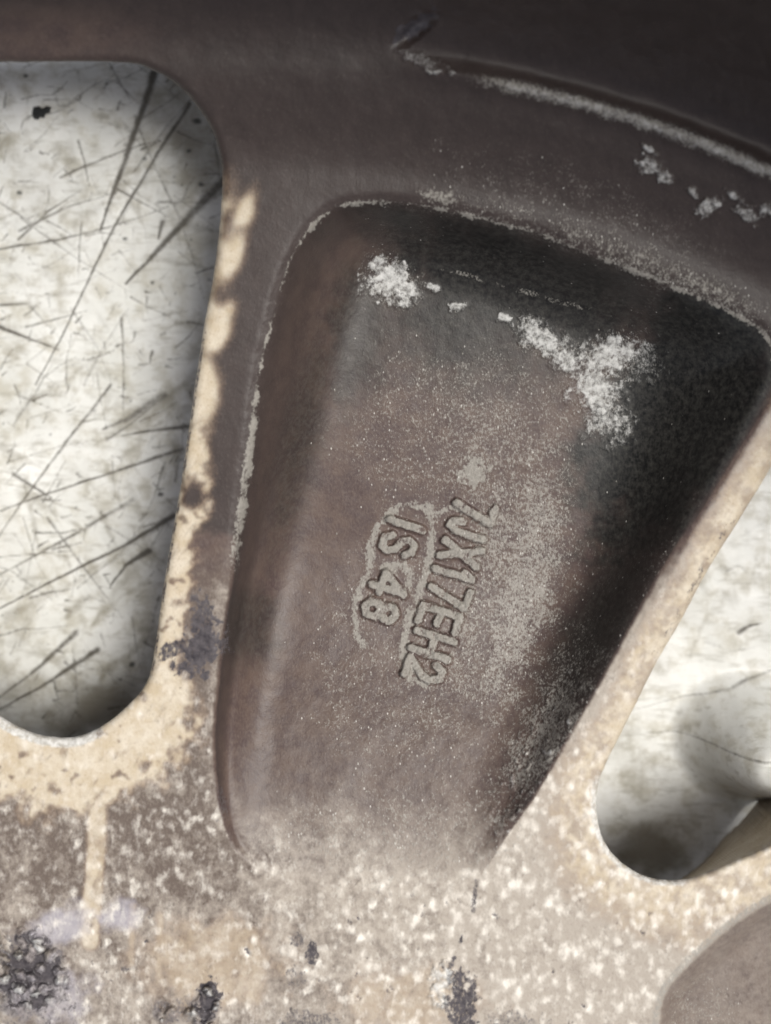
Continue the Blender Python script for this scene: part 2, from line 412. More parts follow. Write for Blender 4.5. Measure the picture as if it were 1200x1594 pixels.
# black coating left bare inside the pocket and dark stains elsewhere
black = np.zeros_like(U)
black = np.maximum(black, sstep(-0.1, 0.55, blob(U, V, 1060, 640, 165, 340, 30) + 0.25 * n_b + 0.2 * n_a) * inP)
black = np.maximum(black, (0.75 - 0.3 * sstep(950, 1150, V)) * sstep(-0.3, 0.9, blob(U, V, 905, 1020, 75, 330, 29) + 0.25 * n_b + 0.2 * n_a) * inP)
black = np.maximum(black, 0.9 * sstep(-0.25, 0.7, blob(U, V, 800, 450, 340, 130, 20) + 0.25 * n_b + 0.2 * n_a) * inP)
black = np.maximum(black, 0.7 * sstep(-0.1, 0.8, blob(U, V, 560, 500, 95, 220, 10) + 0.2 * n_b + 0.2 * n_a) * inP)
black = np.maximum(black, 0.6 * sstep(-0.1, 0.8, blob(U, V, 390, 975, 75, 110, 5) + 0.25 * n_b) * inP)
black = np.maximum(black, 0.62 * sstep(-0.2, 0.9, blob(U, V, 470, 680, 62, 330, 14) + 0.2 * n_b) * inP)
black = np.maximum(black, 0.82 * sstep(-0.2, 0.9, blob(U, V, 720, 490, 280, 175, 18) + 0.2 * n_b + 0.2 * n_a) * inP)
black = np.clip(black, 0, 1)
spk *= 1 - 0.85 * sstep(0.3, 0.95, black) * (1 - 0.9 * sstep(900, 1080, V)) * (1 - np.clip(2 * box_blur(white, 14), 0, 1))
stain = np.zeros_like(U)
for (bx, by, rx, ry, rt, k) in ((312, 1010, 42, 60, 25, 1.0), (275, 1010, 40, 14, -20, 0.8), (315, 960, 26, 50, 0, .8), (465, 1462, 14, 16, 0, .6), (486, 1484, 14, 26, 0, .85),
                                (460, 1522, 20, 22, 0, .5), (322, 1560, 24, 44, 10, 1), (720, 1570, 30, 80, 0, .85), (290, 1575, 60, 30, 0, .5),
                                (40, 1540, 90, 90, 0, .5), (480, 1590, 60, 22, 0, .6), (800, 1590, 60, 24, 0, .5),
                                (345, 1250, 14, 40, -10, .4), (645, 42, 50, 17, -38, 1)):
    stain = np.maximum(stain, k * sstep(0.0, 0.5, blob(U, V, bx, by, rx, ry, rt) + 0.8 * n_c + 0.5 * n_b))
stain = np.maximum(stain, 0.8 * streak([(742, 1372), (735, 1430), (716, 1470), (700, 1510), (694, 1600)], 4, 0.8) * sstep(-0.3, 0.1, n_b))
stain = np.maximum(stain, 0.7 * sstep(9, 0, np.abs(sR - 9 + 8 * n_b) + 5 * n_c) * sstep(-0.25, 0.35, n_a + 0.4 * n_c) * sstep(1180, 1120, V) * sstep(640, 760, V))
stain = np.maximum(stain, 0.8 * sstep(4, 1, np.abs(sL - 2)) * sstep(470, 560, V) * sstep(1080, 1020, V) * sstep(-0.3, 0.2, n_b))
wp = worley(U + 8 * n_c, V * 0.6 + 6 * n_b, 12, 81)
pits = sstep(0.34, 0.10, wp[0] + 0.35 * n_c) * (wp[1] > 0.8) * sstep(1250, 1480, V) * sstep(-0.05, 0.3, n_b + n_a)
stain = np.maximum(stain, 0.7 * pits) * (1 - inR)
blue = sstep(0, 0.6, blob(U, V, 90, 1445, 75, 40, -25) + 0.5 * n_b) + sstep(0, 0.6, blob(U, V, 190, 1425, 40, 32, -20) + 0.5 * n_b) \
    + 0.8 * sstep(0, 0.6, blob(U, V, 70, 1545, 90, 70, 0) + 0.6 * n_b)
blue = np.clip(blue, 0, 1)
# lumpy crust at the lower left
dcr, rcr = worley(U + 14 * n_b + 5 * n_c, V + 12 * n_a + 7 * n_c, 19, 91)
crust = sstep(0.05, 0.45, blob(U, V, 48, 1515, 76, 88, -15) + 0.45 * n_b)
crust = np.maximum(crust, 0.8 * sstep(0.05, 0.45, blob(U, V, 318, 1568, 32, 40, 15) + 0.5 * n_b))
crust = np.maximum(crust, 0.6 * sstep(0.05, 0.45, blob(U, V, 255, 1575, 26, 26, 0) + 0.5 * n_b))
crust_top = sstep(0.62, 0.1, dcr)
white = np.maximum(white, 0.95 * crust * sstep(0.65, 0.15, dcr) * sstep(0.45, 0.75, rcr))
stain = np.maximum(stain * (1 - 0.0 * crust), 1.0 * crust * sstep(0.30, 0.52, dcr + 0.25 * n_c))
blue = np.maximum(blue, 0.4 * crust * sstep(0.5, 0.2, rcr))
tone = tone * (1 - crust * 0.5)

# relief that goes with it
Z += 0.0019 * crust * crust_top * (0.5 + 0.9 * rcr)
Z += 0.00016 * white * (1 + 0.8 * n_c) * inP + 0.0004 * lumps * (1 + 0.5 * n_c)
Z += 0.00007 * grey * (1 + n_d)
Z += 0.00005 * fleck
Z -= 0.00022 * pits
corr = np.clip(np.maximum(np.maximum(spk, tint * 0.8), np.maximum(white, grey)), 0, 1)
Z += 0.000030 * n_d * (0.25 + corr) + 0.00003 * n_c * (0.1 + corr)
bump_zone = sstep(0, 0.6, blob(U, V, 850, 1180, 75, 230, 27)) * inP
bz = fbm(U, V * 0.7, 11, 77, 2)
Z += 0.00028 * bump_zone * sstep(0.0, 0.6, bz)
white = np.maximum(white, 0.75 * bump_zone * sstep(0.25, 0.7, bz))  # pale tops paint in the glints of light on these bumps

# ------------------------------------------------------------------ cut the windows and snap the cut to the outline
cs = 0.25 * (sw[:-1, :-1] + sw[1:, :-1] + sw[:-1, 1:] + sw[1:, 1:])
keep = cs > 0
touch = np.zeros((nv, nu), np.int32); tot = np.zeros((nv, nu), np.int32)
for a in (0, 1):
    for b in (0, 1):
        touch[a:nv - 1 + a, b:nu - 1 + b] += keep; tot[a:nv - 1 + a, b:nu - 1 + b] += 1
bnd = (touch > 0) & (touch < tot)
gv, gu = np.gradient(sw, va, ua)
gl = np.hypot(gu, gv) + 1e-6
NU, NV = gu / gl, gv / gl                    # into the metal
gv0, gu0 = np.gradient(np.minimum(*s0), va, ua)
gl0 = np.hypot(gu0, gv0) + 1e-6
WU, WV = gu0 / gl0, gv0 / gl0                # the same, without the nicks
U2 = np.where(bnd, U - NU * sw, U); V2 = np.where(bnd, V - NV * sw, V)
Z = Z.astype(np.float64)
P = world_xyz(U2.astype(np.float64), V2.astype(np.float64), Z)

# vertex normals of the whole face, so that parts meet without a seam
du = np.gradient(P, axis=1); dv = np.gradient(P, axis=0)
NRM = np.cross(dv, du)
NRM /= np.linalg.norm(NRM, axis=-1, keepdims=True) + 1e-12

# ------------------------------------------------------------------ materials
def new_mat(name):
    m = bpy.data.materials.new(name); m.use_nodes = True
    nt = m.node_tree
    b = nt.nodes["Principled BSDF"]
    return m, nt, b
class G:
    """small helper to write node graphs"""
    def __init__(s, nt): s.nt = nt
    def node(s, t, **k):
        n = s.nt.nodes.new(t)
        for a, b in k.items(): setattr(n, a, b)
        return n
    def put(s, sock, v):
        if isinstance(v, bpy.types.NodeSocket): s.nt.links.new(v, sock)
        else: sock.default_value = v
    def math(s, op, a, b=0.0, clamp=False):
        n = s.node("ShaderNodeMath", operation=op, use_clamp=clamp)
        s.put(n.inputs[0], a); s.put(n.inputs[1], b); return n.outputs[0]
    def step(s, v, lo, hi):
        n = s.node("ShaderNodeMapRange", interpolation_type='SMOOTHSTEP')
        s.put(n.inputs[0], v); n.inputs[1].default_value = lo; n.inputs[2].default_value = hi
        return n.outputs[0]
    def mix(s, f, a, b):
        n = s.node("ShaderNodeMix", data_type='RGBA')
        s.put(n.inputs[0], f)
        for sk, v in ((n.inputs[6], a), (n.inputs[7], b)):
            s.put(sk, v if isinstance(v, bpy.types.NodeSocket) else (*v, 1))
        return n.outputs[2]
    def noise(s, vec, scale, detail=3, rough=0.6):
        n = s.node("ShaderNodeTexNoise"); s.nt.links.new(vec, n.inputs["Vector"])
        n.inputs["Scale"].default_value = scale; n.inputs["Detail"].default_value = detail; n.inputs["Roughness"].default_value = rough
        return n.outputs[0]
    def voro(s, vec, scale):
        n = s.node("ShaderNodeTexVoronoi"); s.nt.links.new(vec, n.inputs["Vector"]); n.inputs["Scale"].default_value = scale
        return n.outputs["Distance"], n.outputs["Color"]
    def attr(s, name):
        n = s.node("ShaderNodeAttribute", attribute_name=name)
        q = s.node("ShaderNodeSeparateColor"); s.nt.links.new(n.outputs["Color"], q.inputs[0])
        return q.outputs[0], q.outputs[1], q.outputs[2]
    def rough_edge(s, m, n, k=0.7, lo=0.32, hi=0.68):
        """break up the border of a mask with noise"""
        j = s.math('MULTIPLY', s.math('SUBTRACT', n, 0.5), k)
        gate = s.step(m, 0.0, 0.12)
        return s.math('MULTIPLY', s.step(s.math('ADD', m, j), lo, hi), gate)

wheel_mat, nt, bs = new_mat("corroded_wheel_finish")
g = G(nt)
tc = g.node("ShaderNodeTexCoord").outputs["Object"]
mp = g.node("ShaderNodeMapping"); nt.links.new(tc, mp.inputs[0]); mp.inputs["Scale"].default_value = (1, 0.6, 1)
mp.inputs["Rotation"].default_value = (0, 0, R(-6)); sv = mp.outputs[0]
cream_m, white_m, black_m = g.attr("wear_and_light_a")
grey_m, spk_m, tint_m = g.attr("wear_and_light_b")
fleck_m, stain_m, blue_m = g.attr("wear_c")
haze_m, tone_m, _x2 = g.attr("wear_and_light_d")
nf = g.noise(sv, 2600, 3); nm = g.noise(tc, 900, 4); nb = g.noise(tc, 260, 4); nvf = g.noise(sv, 6000, 2, 0.7)
dark = g.mix(nb, (0.035, 0.0268, 0.0248), (0.063, 0.0475, 0.0435))
dark = g.mix(g.math('MULTIPLY', g.step(nf, 0.55, 0.75), 0.3), dark, (0.12, 0.098, 0.086))
tan_f = g.math('ADD', g.math('MULTIPLY', g.math('SUBTRACT', nf, 0.5), 0.8), g.math('MULTIPLY', g.math('SUBTRACT', nvf, 0.5), 0.6))
tan = g.mix(g.math('ADD', tone_m, tan_f, True), (0.125, 0.098, 0.082), (0.40, 0.355, 0.305))
rust = g.mix(g.step(nb, 0.3, 0.7), (0.070, 0.048, 0.046), (0.104, 0.072, 0.060))
rust = g.mix(g.math('MULTIPLY', g.step(nf, 0.35, 0.75), 0.45), rust, (0.15, 0.115, 0.095))
col = g.mix(g.step(tint_m, 0.0, 0.16), dark, rust)
col = g.mix(g.step(g.math('ADD', tint_m, g.math('MULTIPLY', g.math('SUBTRACT', nm, 0.5), 0.3)), 0.16, 0.95), col, tan)
crm = g.mix(g.step(nb, 0.3, 0.7), (0.50, 0.415, 0.295), (0.62, 0.555, 0.45))
crm = g.mix(g.math('MULTIPLY', g.step(nf, 0.48, 0.8), 0.6), crm, (0.36, 0.27, 0.19))
crm = g.mix(g.step(g.math('ADD', cream_m, g.math('MULTIPLY', g.math('SUBTRACT', nm, 0.5), 0.5)), 0.15, 0.95), (0.27, 0.185, 0.125), crm)
col = g.mix(g.math('MULTIPLY', g.rough_edge(cream_m, nf, 0.5, -0.05, 1.0), 0.92), col, crm)
col = g.mix(g.math('MULTIPLY', blue_m, 0.55), col, (0.42, 0.41, 0.47))
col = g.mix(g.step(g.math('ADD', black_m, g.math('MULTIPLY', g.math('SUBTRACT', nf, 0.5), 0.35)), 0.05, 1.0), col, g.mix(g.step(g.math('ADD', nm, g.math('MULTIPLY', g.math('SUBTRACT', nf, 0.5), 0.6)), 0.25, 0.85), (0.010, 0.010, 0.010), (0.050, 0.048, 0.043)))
col = g.mix(g.step(g.math('ADD', fleck_m, g.math('MULTIPLY', g.math('SUBTRACT', nf, 0.5), g.math('MULTIPLY', g.step(fleck_m, 0.0, 0.2), 0.5))), 0.05, 1.0), col, (0.76, 0.715, 0.645))
col = g.mix(g.rough_edge(stain_m, nf, 1.7, 0.2, 0.95), col, g.mix(g.math('ADD', nm, g.math('MULTIPLY', stain_m, -0.25)), (0.026, 0.023, 0.028), (0.20, 0.18, 0.185)))
col = g.mix(g.math('MULTIPLY', g.rough_edge(grey_m, nf, 1.1, 0.35, 0.75), 0.9), col, g.mix(nf, (0.16, 0.146, 0.127), (0.37, 0.352, 0.318)))
# powder of fine pale grains, gathered in drifts
gr = g.noise(sv, 3300, 2, 0.65); gr2 = g.noise(tc, 1300, 3, 0.6)
dens = g.math('ADD', g.math('MULTIPLY', spk_m, 0.16), g.math('MULTIPLY', haze_m, 0.19))
dens = g.math('ADD', dens, g.math('MULTIPLY', g.math('SUBTRACT', gr2, 0.5), 0.75))
dens = g.math('ADD', dens, g.math('MULTIPLY', g.math('SUBTRACT', nb, 0.5), 0.35))
grain = g.math('MULTIPLY', g.step(g.math('ADD', gr, dens), 0.58, 0.92), g.step(g.math('MAXIMUM', spk_m, haze_m), 0.0, 0.3))
col = g.mix(g.math('MULTIPLY', grain, 0.72), col, g.mix(nf, (0.17, 0.155, 0.13), (0.46, 0.445, 0.41)))
vd, vc = g.voro(sv, 2300)
sep = g.node("ShaderNodeSeparateColor"); nt.links.new(vc, sep.inputs[0])
spk_all = g.math('MULTIPLY', g.step(vd, 0.42, 0.15), g.math('LESS_THAN', sep.outputs[0], g.math('MULTIPLY', spk_m, 0.16)))
col = g.mix(g.math('MULTIPLY', spk_all, 0.75), col, g.mix(sep.outputs[1], (0.24, 0.225, 0.20), (0.60, 0.58, 0.54)))
spk_all = g.math('MAXIMUM', spk_all, grain)
col = g.mix(g.math('MULTIPLY', g.rough_edge(g.math('ADD', white_m, g.math('MULTIPLY', g.math('SUBTRACT', nm, 0.5), g.math('MULTIPLY', white_m, 1.7))), gr, 1.0, 0.10, 1.05), 0.88), col, g.mix(g.step(nm, 0.2, 0.7), (0.20, 0.195, 0.18), (0.68, 0.675, 0.655)))
nt.links.new(col, bs.inputs["Base Color"])
rg = g.math('ADD', 0.27, g.math('MULTIPLY', nf, 0.30))
rg = g.math('ADD', rg, g.math('MULTIPLY', g.math('MAXIMUM', white_m, grey_m), 0.3))
rg = g.math('SUBTRACT', rg, g.math('MULTIPLY', g.math('MAXIMUM', stain_m, blue_m), 0.3), True)
nt.links.new(rg, bs.inputs["Roughness"])
bs.inputs["Specular IOR Level"].default_value = 0.28
hgt = g.math('ADD', g.math('MULTIPLY', nf, 0.6), g.math('MULTIPLY', nvf, 0.35))
hgt = g.math('ADD', hgt, g.math('MULTIPLY', spk_all, 0.5))
hgt = g.math('ADD', hgt, g.math('MULTIPLY', nm, 0.5))
bp = g.node("ShaderNodeBump"); bp.inputs["Strength"].default_value = 0.42; bp.inputs["Distance"].default_value = 0.00016
nt.links.new(hgt, bp.inputs["Height"]); nt.links.new(bp.outputs[0], bs.inputs["Normal"])

floor_mat, nt, bs = new_mat("scuffed_white_sheet")
g = G(nt)
tc = g.node("ShaderNodeTexCoord").outputs["Object"]
scr, smudge_shade, spot = g.attr("wear_and_light_a")
nf = g.noise(tc, 1500, 4); nm = g.noise(tc, 240, 5); nb = g.noise(tc, 60, 4)
mp = g.node("ShaderNodeMapping"); nt.links.new(tc, mp.inputs[0]); mp.inputs["Scale"].default_value = (0.25, 1, 1); mp.inputs["Rotation"].default_value = (0, 0, R(35))
ns = g.noise(mp.outputs[0], 700, 4)
col = g.mix(g.step(nb, 0.3, 0.7), (0.62, 0.62, 0.585), (0.77, 0.77, 0.745))
col = g.mix(g.math('MULTIPLY', g.step(nm, 0.42, 0.7), 0.7), col, (0.42, 0.395, 0.32))
col = g.mix(g.math('MULTIPLY', g.step(ns, 0.50, 0.75), 0.55), col, (0.31, 0.295, 0.245))
col = g.mix(g.math('MULTIPLY', g.rough_edge(smudge_shade, nm, 0.9, 0.1, 0.9), 0.8), col, g.mix(nb, (0.17, 0.15, 0.115), (0.32, 0.30, 0.24)))
col = g.mix(g.math('MULTIPLY', g.rough_edge(scr, nf, 0.5, 0.15, 0.85), 0.9), col, (0.060, 0.050, 0.036))
col = g.mix(spot, col, (0.02, 0.022, 0.02))
nt.links.new(col, bs.inputs["Base Color"])
bs.inputs["Roughness"].default_value = 0.42
bs.inputs["Specular IOR Level"].default_value = 0.4
bp = g.node("ShaderNodeBump"); bp.inputs["Strength"].default_value = 0.35; bp.inputs["Distance"].default_value = 0.0003
nt.links.new(g.math('ADD', nm, g.math('MULTIPLY', ns, 0.5)), bp.inputs["Height"]); nt.links.new(bp.outputs[0], bs.inputs["Normal"])

flake_mat, nt, bs = new_mat("black_grime")
g = G(nt); tc = g.node("ShaderNodeTexCoord").outputs["Object"]
nt.links.new(g.mix(g.noise(tc, 1200), (0.008, 0.009, 0.009), (0.035, 0.036, 0.036)), bs.inputs["Base Color"])
bs.inputs["Roughness"].default_value = 0.7

# ------------------------------------------------------------------ meshes
def link(name, mesh, mat, parent=None):
    o = bpy.data.objects.new(name, mesh)
    scene.collection.objects.link(o)
    if mat: mesh.materials.append(mat)
    if parent: o.parent = parent
    return o
def mesh_from(name, co, quads, normals=None, attrs=None):
    me = bpy.data.meshes.new(name)
    me.vertices.add(len(co)); me.vertices.foreach_set("co", np.ascontiguousarray(co, f32).ravel())
    n = len(quads)
    me.loops.add(4 * n); me.loops.foreach_set("vertex_index", np.ascontiguousarray(quads, np.int32).ravel())
    me.polygons.add(n)
    me.polygons.foreach_set("loop_start", np.arange(0, 4 * n, 4, dtype=np.int32))
    me.polygons.foreach_set("loop_total", np.full(n, 4, np.int32))
    me.update(calc_edges=True)
    me.polygons.foreach_set("use_smooth", np.ones(n, bool))
    for k, arr in (attrs or {}).items():
        at = me.attributes.new(k, 'FLOAT_COLOR', 'POINT')
        at.data.foreach_set("color", np.ascontiguousarray(arr, f32).ravel())
    if normals is not None:
        me.normals_split_custom_set_from_vertices(np.ascontiguousarray(normals, f32))
    return me
def pack(*ch):
    ch = list(ch) + [np.zeros_like(U)] * (4 - len(ch))
    return np.stack([np.clip(c, 0, 1).astype(f32) for c in ch], -1)
ATT = {"wear_and_light_a": pack(cream, white, black), "wear_and_light_b": pack(grey, spk, tint), "wear_c": pack(fleck, stain, blue), "wear_and_light_d": pack(haze, tone)}

wheel = bpy.data.objects.new("alloy_wheel", None)
scene.collection.objects.link(wheel)
wheel["label"] = "corroded brown alloy wheel lying face down with cast size marking in its spoke recess"
wheel["category"] = "wheel"

# which part every face of the back belongs to
def cell(a): return 0.25 * (a[:-1, :-1] + a[1:, :-1] + a[:-1, 1:] + a[1:, 1:])
cu, cv, crad, cpP, cpR = cell(U), cell(V), cell(rad), cell(pP), cell(pR)
part = np.zeros(keep.shape, np.int32)                     # 0 hub
part[(crad > 905)] = 1                                    # 1 centre spoke
part[(cpP < 0)] = 1
part[(cu > 1000) & (cv > 1300) & (crad > 905) | (cpR < 14)] = 2      # 2 next spoke, lower right
part[(crad > 1880) & (cpP > 0)] = 3                       # 3 rim barrel
part[(cu < 0) & (crad < 1880) & (cv > 60) & (cv < 1200) & (crad > 905)] = 0
gid = glyph_id[:-1, :-1]
part[gid >= 0] = 10 + gid[gid >= 0]
idx = np.arange(nv * nu, dtype=np.int32).reshape(nv, nu)
quad_all = np.stack([idx[1:, :-1], idx[1:, 1:], idx[:-1, 1:], idx[:-1, :-1]], -1)
flatP = P.reshape(-1, 3); flatN = NRM.reshape(-1, 3)

# walls of the window openings: rings that run down from the cut edge
wall_parts = {}
hor = np.zeros((nv, nu), bool)
edges = []                                                # (vertex a, vertex b, part)
kp = np.pad(keep, 1)
pp = np.pad(part, 1)
def border(a, b):                                         # a kept, b cut away, in padded cell space
    return a & ~b
# vertical neighbours: edge between cell (i,j) and (i+1,j) is verts (i+1,j),(i+1,j+1)
i, j = np.where(keep[:-1, :] & ~keep[1:, :]); edges.append(np.stack([idx[i + 1, j + 1], idx[i + 1, j], part[i, j]], -1))
i, j = np.where(~keep[:-1, :] & keep[1:, :]); edges.append(np.stack([idx[i + 1, j], idx[i + 1, j + 1], part[i + 1, j]], -1))
i, j = np.where(keep[:, :-1] & ~keep[:, 1:]); edges.append(np.stack([idx[i, j + 1], idx[i + 1, j + 1], part[i, j]], -1))
i, j = np.where(~keep[:, :-1] & keep[:, 1:]); edges.append(np.stack([idx[i + 1, j + 1], idx[i, j + 1], part[i, j + 1]], -1))
edges = np.concatenate(edges)
FRONT = -0.0350
BARREL = 0.140
side = (sR < sL).ravel()
def wall(pid, right):
    e = edges[edges[:, 2] == pid][:, :2]
    e = e[side[e[:, 0]] == right]
    if not len(e): return None
    vs, inv = np.unique(e.ravel(), return_inverse=True)
    inv = inv.reshape(-1, 2)
    u0, v0, z0 = U2.ravel()[vs].astype(float), V2.ravel()[vs].astype(float), Z.ravel()[vs]
    n0, n1 = WU.ravel()[vs], WV.ravel()[vs]
    ledge = np.clip((u0 - 1048) / 130, 0, 1.4) * 62 * (v0 > 1200)          # the front edge of the next spoke stands out here
    rings = []
    for k, (ins, dz) in enumerate(((0, 0), (0.2, 0.0012), (1.5, 0.004), (5, 0.012), (9, 1.0))):
        zz = z0 - dz if dz < 1 else np.full_like(z0, FRONT)
        f = min(1, dz / 0.03)
        # cast draft: the openings widen towards the front of the wheel
        draft = np.clip(((u0 - CU) * n0 + (v0 - CV) * n1) * (z0 - zz) / H, 0, None) * 1.04
        off = ins + draft - ledge * f * 1.12
        w = world_xyz(u0, v0, z0)
        w[:, 0] += n0 * off * S; w[:, 1] -= n1 * off * S; w[:, 2] = zz
        rings.append(w)
    m = len(vs); co = np.concatenate(rings); q = []
    for k in range(len(rings) - 1):
        q.append(np.stack([inv[:, 0] + k * m, inv[:, 0] + (k + 1) * m, inv[:, 1] + (k + 1) * m, inv[:, 1] + k * m], -1))
    at = {}
    for k_, a in ATT.items():
        f = a.reshape(-1, 4)[vs]
        g_ = f * 0
        if k_ == "wear_and_light_b": g_[:, 2] = 0.6
        if k_ == "wear_and_light_a": g_[:, 0] = 1.0 * (ledge > 0)  # ledge coloured cream so that it looks lit
        at[k_] = np.concatenate([f, f] + [g_] * (len(rings) - 2))
    return co, np.concatenate(q), at

def build_part(pid, name, parent, with_wall=True):
    m = keep & (part == pid)
    q = quad_all[m]
    if not len(q): return None
    vs, inv = np.unique(q.ravel(), return_inverse=True)
    co, qq, nr = flatP[vs], inv.reshape(-1, 4), flatN[vs]
    at = {k: a.reshape(-1, 4)[vs] for k, a in ATT.items()}
    o = link(name, mesh_from(name, co, qq, nr, at), wheel_mat, parent)
    if with_wall:
        for right in (False, True):
            w = wall(pid, right)
            if w is None: continue
            link("opening_wall", mesh_from("opening_wall", *w[:2], None, w[2]), wheel_mat, o)
    return o
hub = build_part(0, "hub", wheel)
hub["label"] = "pale mottled hub face with a cream run and dark crust"
spoke = build_part(1, "spoke", wheel)
spoke["label"] = "spoke with a deep recess and white corrosion"
spoke2 = build_part(2, "spoke", wheel)
spoke2["label"] = "neighbouring spoke with a smooth mauve recess"
rim = build_part(3, "rim_barrel", wheel)
for gi, mk in enumerate(MARKS):
    o = build_part(10 + gi, "raised_digit" if mk[0].isdigit() else "raised_letter", spoke, False)
    if o: o["label"] = "raised cast " + ("digit " if mk[0].isdigit() else "letter ") + mk[0]

# the upright wall of the barrel goes on beyond the picture
bc = np.array([(WC[0] - CU) * S, -(WC[1] - CV) * S])
th = np.linspace(R(-85), R(115), 201)                     # clockwise from the top of the picture
prof_b = [(0.2320, 0.012), (0.2325, 0.040), (0.2330, 0.060), (0.2330, 0.085), (0.2342, BARREL - 0.012), (0.2380, BARREL - 0.004), (0.2440, BARREL), (0.2455, BARREL - 0.004), (0.2380, 0.085), (0.2380, 0.012)]
bco = np.array([[(bc[0] + r_ * math.sin(t), bc[1] + r_ * math.cos(t), z_) for t in th] for r_, z_ in prof_b])
bi = np.arange(bco.shape[0] * bco.shape[1], dtype=np.int32).reshape(bco.shape[:2])
bq = np.stack([bi[:-1, :-1], bi[:-1, 1:], bi[1:, 1:], bi[1:, :-1]], -1).reshape(-1, 4)
z4 = np.zeros((bi.size, 4), f32)
link("rim_flange", mesh_from("rim_flange", bco.reshape(-1, 3), bq, None, {k: z4 for k in ATT}), wheel_mat, rim)

# ------------------------------------------------------------------ the sheet under the wheel
FZ = -0.0365
fu = np.concatenate([np.linspace(-6500, -400, 24)[:-1], axis(-400, -70, 380, 860, 2.2, 12)[:-1], axis(860, 870, 1290, 1700, 2.2, 12), np.linspace(1700, 7700, 24)[1:]]).astype(f32)
fv = np.concatenate([np.linspace(-6500, -400, 24)[:-1], axis(-400, 40, 1400, 1900, 2.2, 12), np.linspace(1900, 8100, 24)[1:]]).astype(f32)
X, Y = np.meshgrid(fu, fv)
inner = (X > -450) & (X < 1750) & (Y > -450) & (Y < 1950)
m_a = fbm(X, Y, 150, 111, 4); m_b = fbm(X, Y, 40, 121, 4); m_c = fbm(X, Y, 11, 131, 3)
scr = np.zeros_like(X); smu_shade = np.zeros_like(X); spo = np.zeros_like(X)
def scratch(pts, w, k=0.9, taper=True, dst=None, wobble=1.5):
    dst = scr if dst is None else dst
    us = [p[0] for p in pts]; vs = [p[1] for p in pts]; pad = 4 * w + 12
    a, b = np.searchsorted(fu, [min(us) - pad, max(us) + pad]); c, d = np.searchsorted(fv, [min(vs) - pad, max(vs) + pad])
    if b - a < 2 or d - c < 2: return
    sl_ = (slice(c, d), slice(a, b))
    dd, pos = line_dist(X[sl_] + wobble * m_b[sl_], Y[sl_] + wobble * m_b[sl_], pts)
    ww = w * (1 - 0.8 * pos if taper else 1.0)
    val = k * np.clip(1.25 - dd / (ww + 0.6), 0, 1) * (0.82 + 0.18 * m_c[sl_] + 0.3 * m_b[sl_])
    dst[sl_] = np.maximum(dst[sl_], val)
for pts, w, k in (([(240, 116), (222, 170), (190, 262), (172, 310), (156, 358)], 7, .95), ([(295, 162), (245, 238), (178, 352), (140, 430), (98, 520), (55, 600)], 3.2, .85),
                  ([(347, 282), (300, 330), (250, 385), (195, 442)], 9, .85), ([(-20, 390), (90, 374), (175, 352), (262, 322)], 2.6, .7),
                  ([(283, 699), (190, 730), (100, 760), (-20, 802)], 3.2, .8), ([(296, 664), (240, 670), (190, 678)], 3.5, .8),
                  ([(205, 778), (120, 830), (-20, 905)], 4.5, .65), ([(272, 803), (235, 825), (200, 846), (100, 895), (-20, 957)], 4.5, .9),
                  ([(232, 858), (195, 880), (172, 912)], 5, .9), ([(20, 738), (80, 776)], 3.6, .8), ([(152, 1012), (70, 1065), (-20, 1115)], 4.5, .8),
                  ([(118, 985), (60, 1040), (-10, 1092)], 5, .7), ([(172, 600), (90, 705), (10, 815), (-10, 850)], 2.6, .7), ([(252, 345), (246, 372)], 5, .8),
                  ([(255, 615), (200, 652), (160, 668)], 8, .6), ([(120, 1100), (118, 1050), (112, 1010)], 3, .5), ([(0, 510), (40, 525), (92, 545)], 3.5, .8),
                  ([(0, 475), (48, 472)], 3, .7), ([(215, 1100), (160, 1040), (120, 990)], 2, .4), ([(210, 180), (240, 260), (275, 330), (300, 400), (318, 470)], 2.4, .55),
                  ([(170, 98), (205, 160)], 2.8, .6), ([(280, 145), (230, 180), (200, 205)], 2.2, .5), ([(130, 600), (160, 540), (200, 480)], 2.2, .5),
                  ([(110, 480), (150, 540), (175, 600)], 2.4, .5), ([(1210, 1040), (1100, 1075), (985, 1105)], 2.6, .55), ([(1210, 1130), (1090, 1135), (1000, 1142)], 2.6, .55),
                  ([(1150, 985), (1168, 974), (1185, 970)], 4, .8), ([(1100, 1000), (1140, 1015), (1185, 1005)], 5, .35), ([(1210, 800), (1165, 830), (1130, 850)], 2, .3),
                  ([(1130, 890), (1150, 880), (1165, 895)], 2, .45), ([(180, 420), (60, 460)], 1.8, .4), ([(345, 300), (310, 325), (280, 345)], 4, .5)):
    scratch(pts, 1.3 * w, min(1, 1.15 * k))
rs = np.random.RandomState(5)
for pts, w, k in (([(330, 560), (250, 630), (150, 690)], 16, .7), ([(120, 350), (180, 300), (230, 255)], 12, .5), ([(20, 640), (110, 590), (190, 520)], 12, .5), ([(330, 780), (230, 900), (150, 960)], 13, .5),
                  ([(10, 960), (120, 905), (230, 830)], 16, .6), ([(200, 760), (225, 820), (250, 880)], 12, .55), ([(60, 420), (140, 470), (200, 560)], 14, .45), ([(150, 1100), (90, 1030), (0, 1000)], 16, .6),
                  ([(260, 980), (180, 1030), (110, 1100)], 14, .65), ([(20, 230), (90, 260), (130, 330)], 14, .45), ([(1180, 900), (1100, 960), (1060, 1050)], 14, .4), ([(1210, 1085), (1100, 1110), (1010, 1150)], 12, .45)):
    scratch(pts, w, k, True, smu_shade, 6)
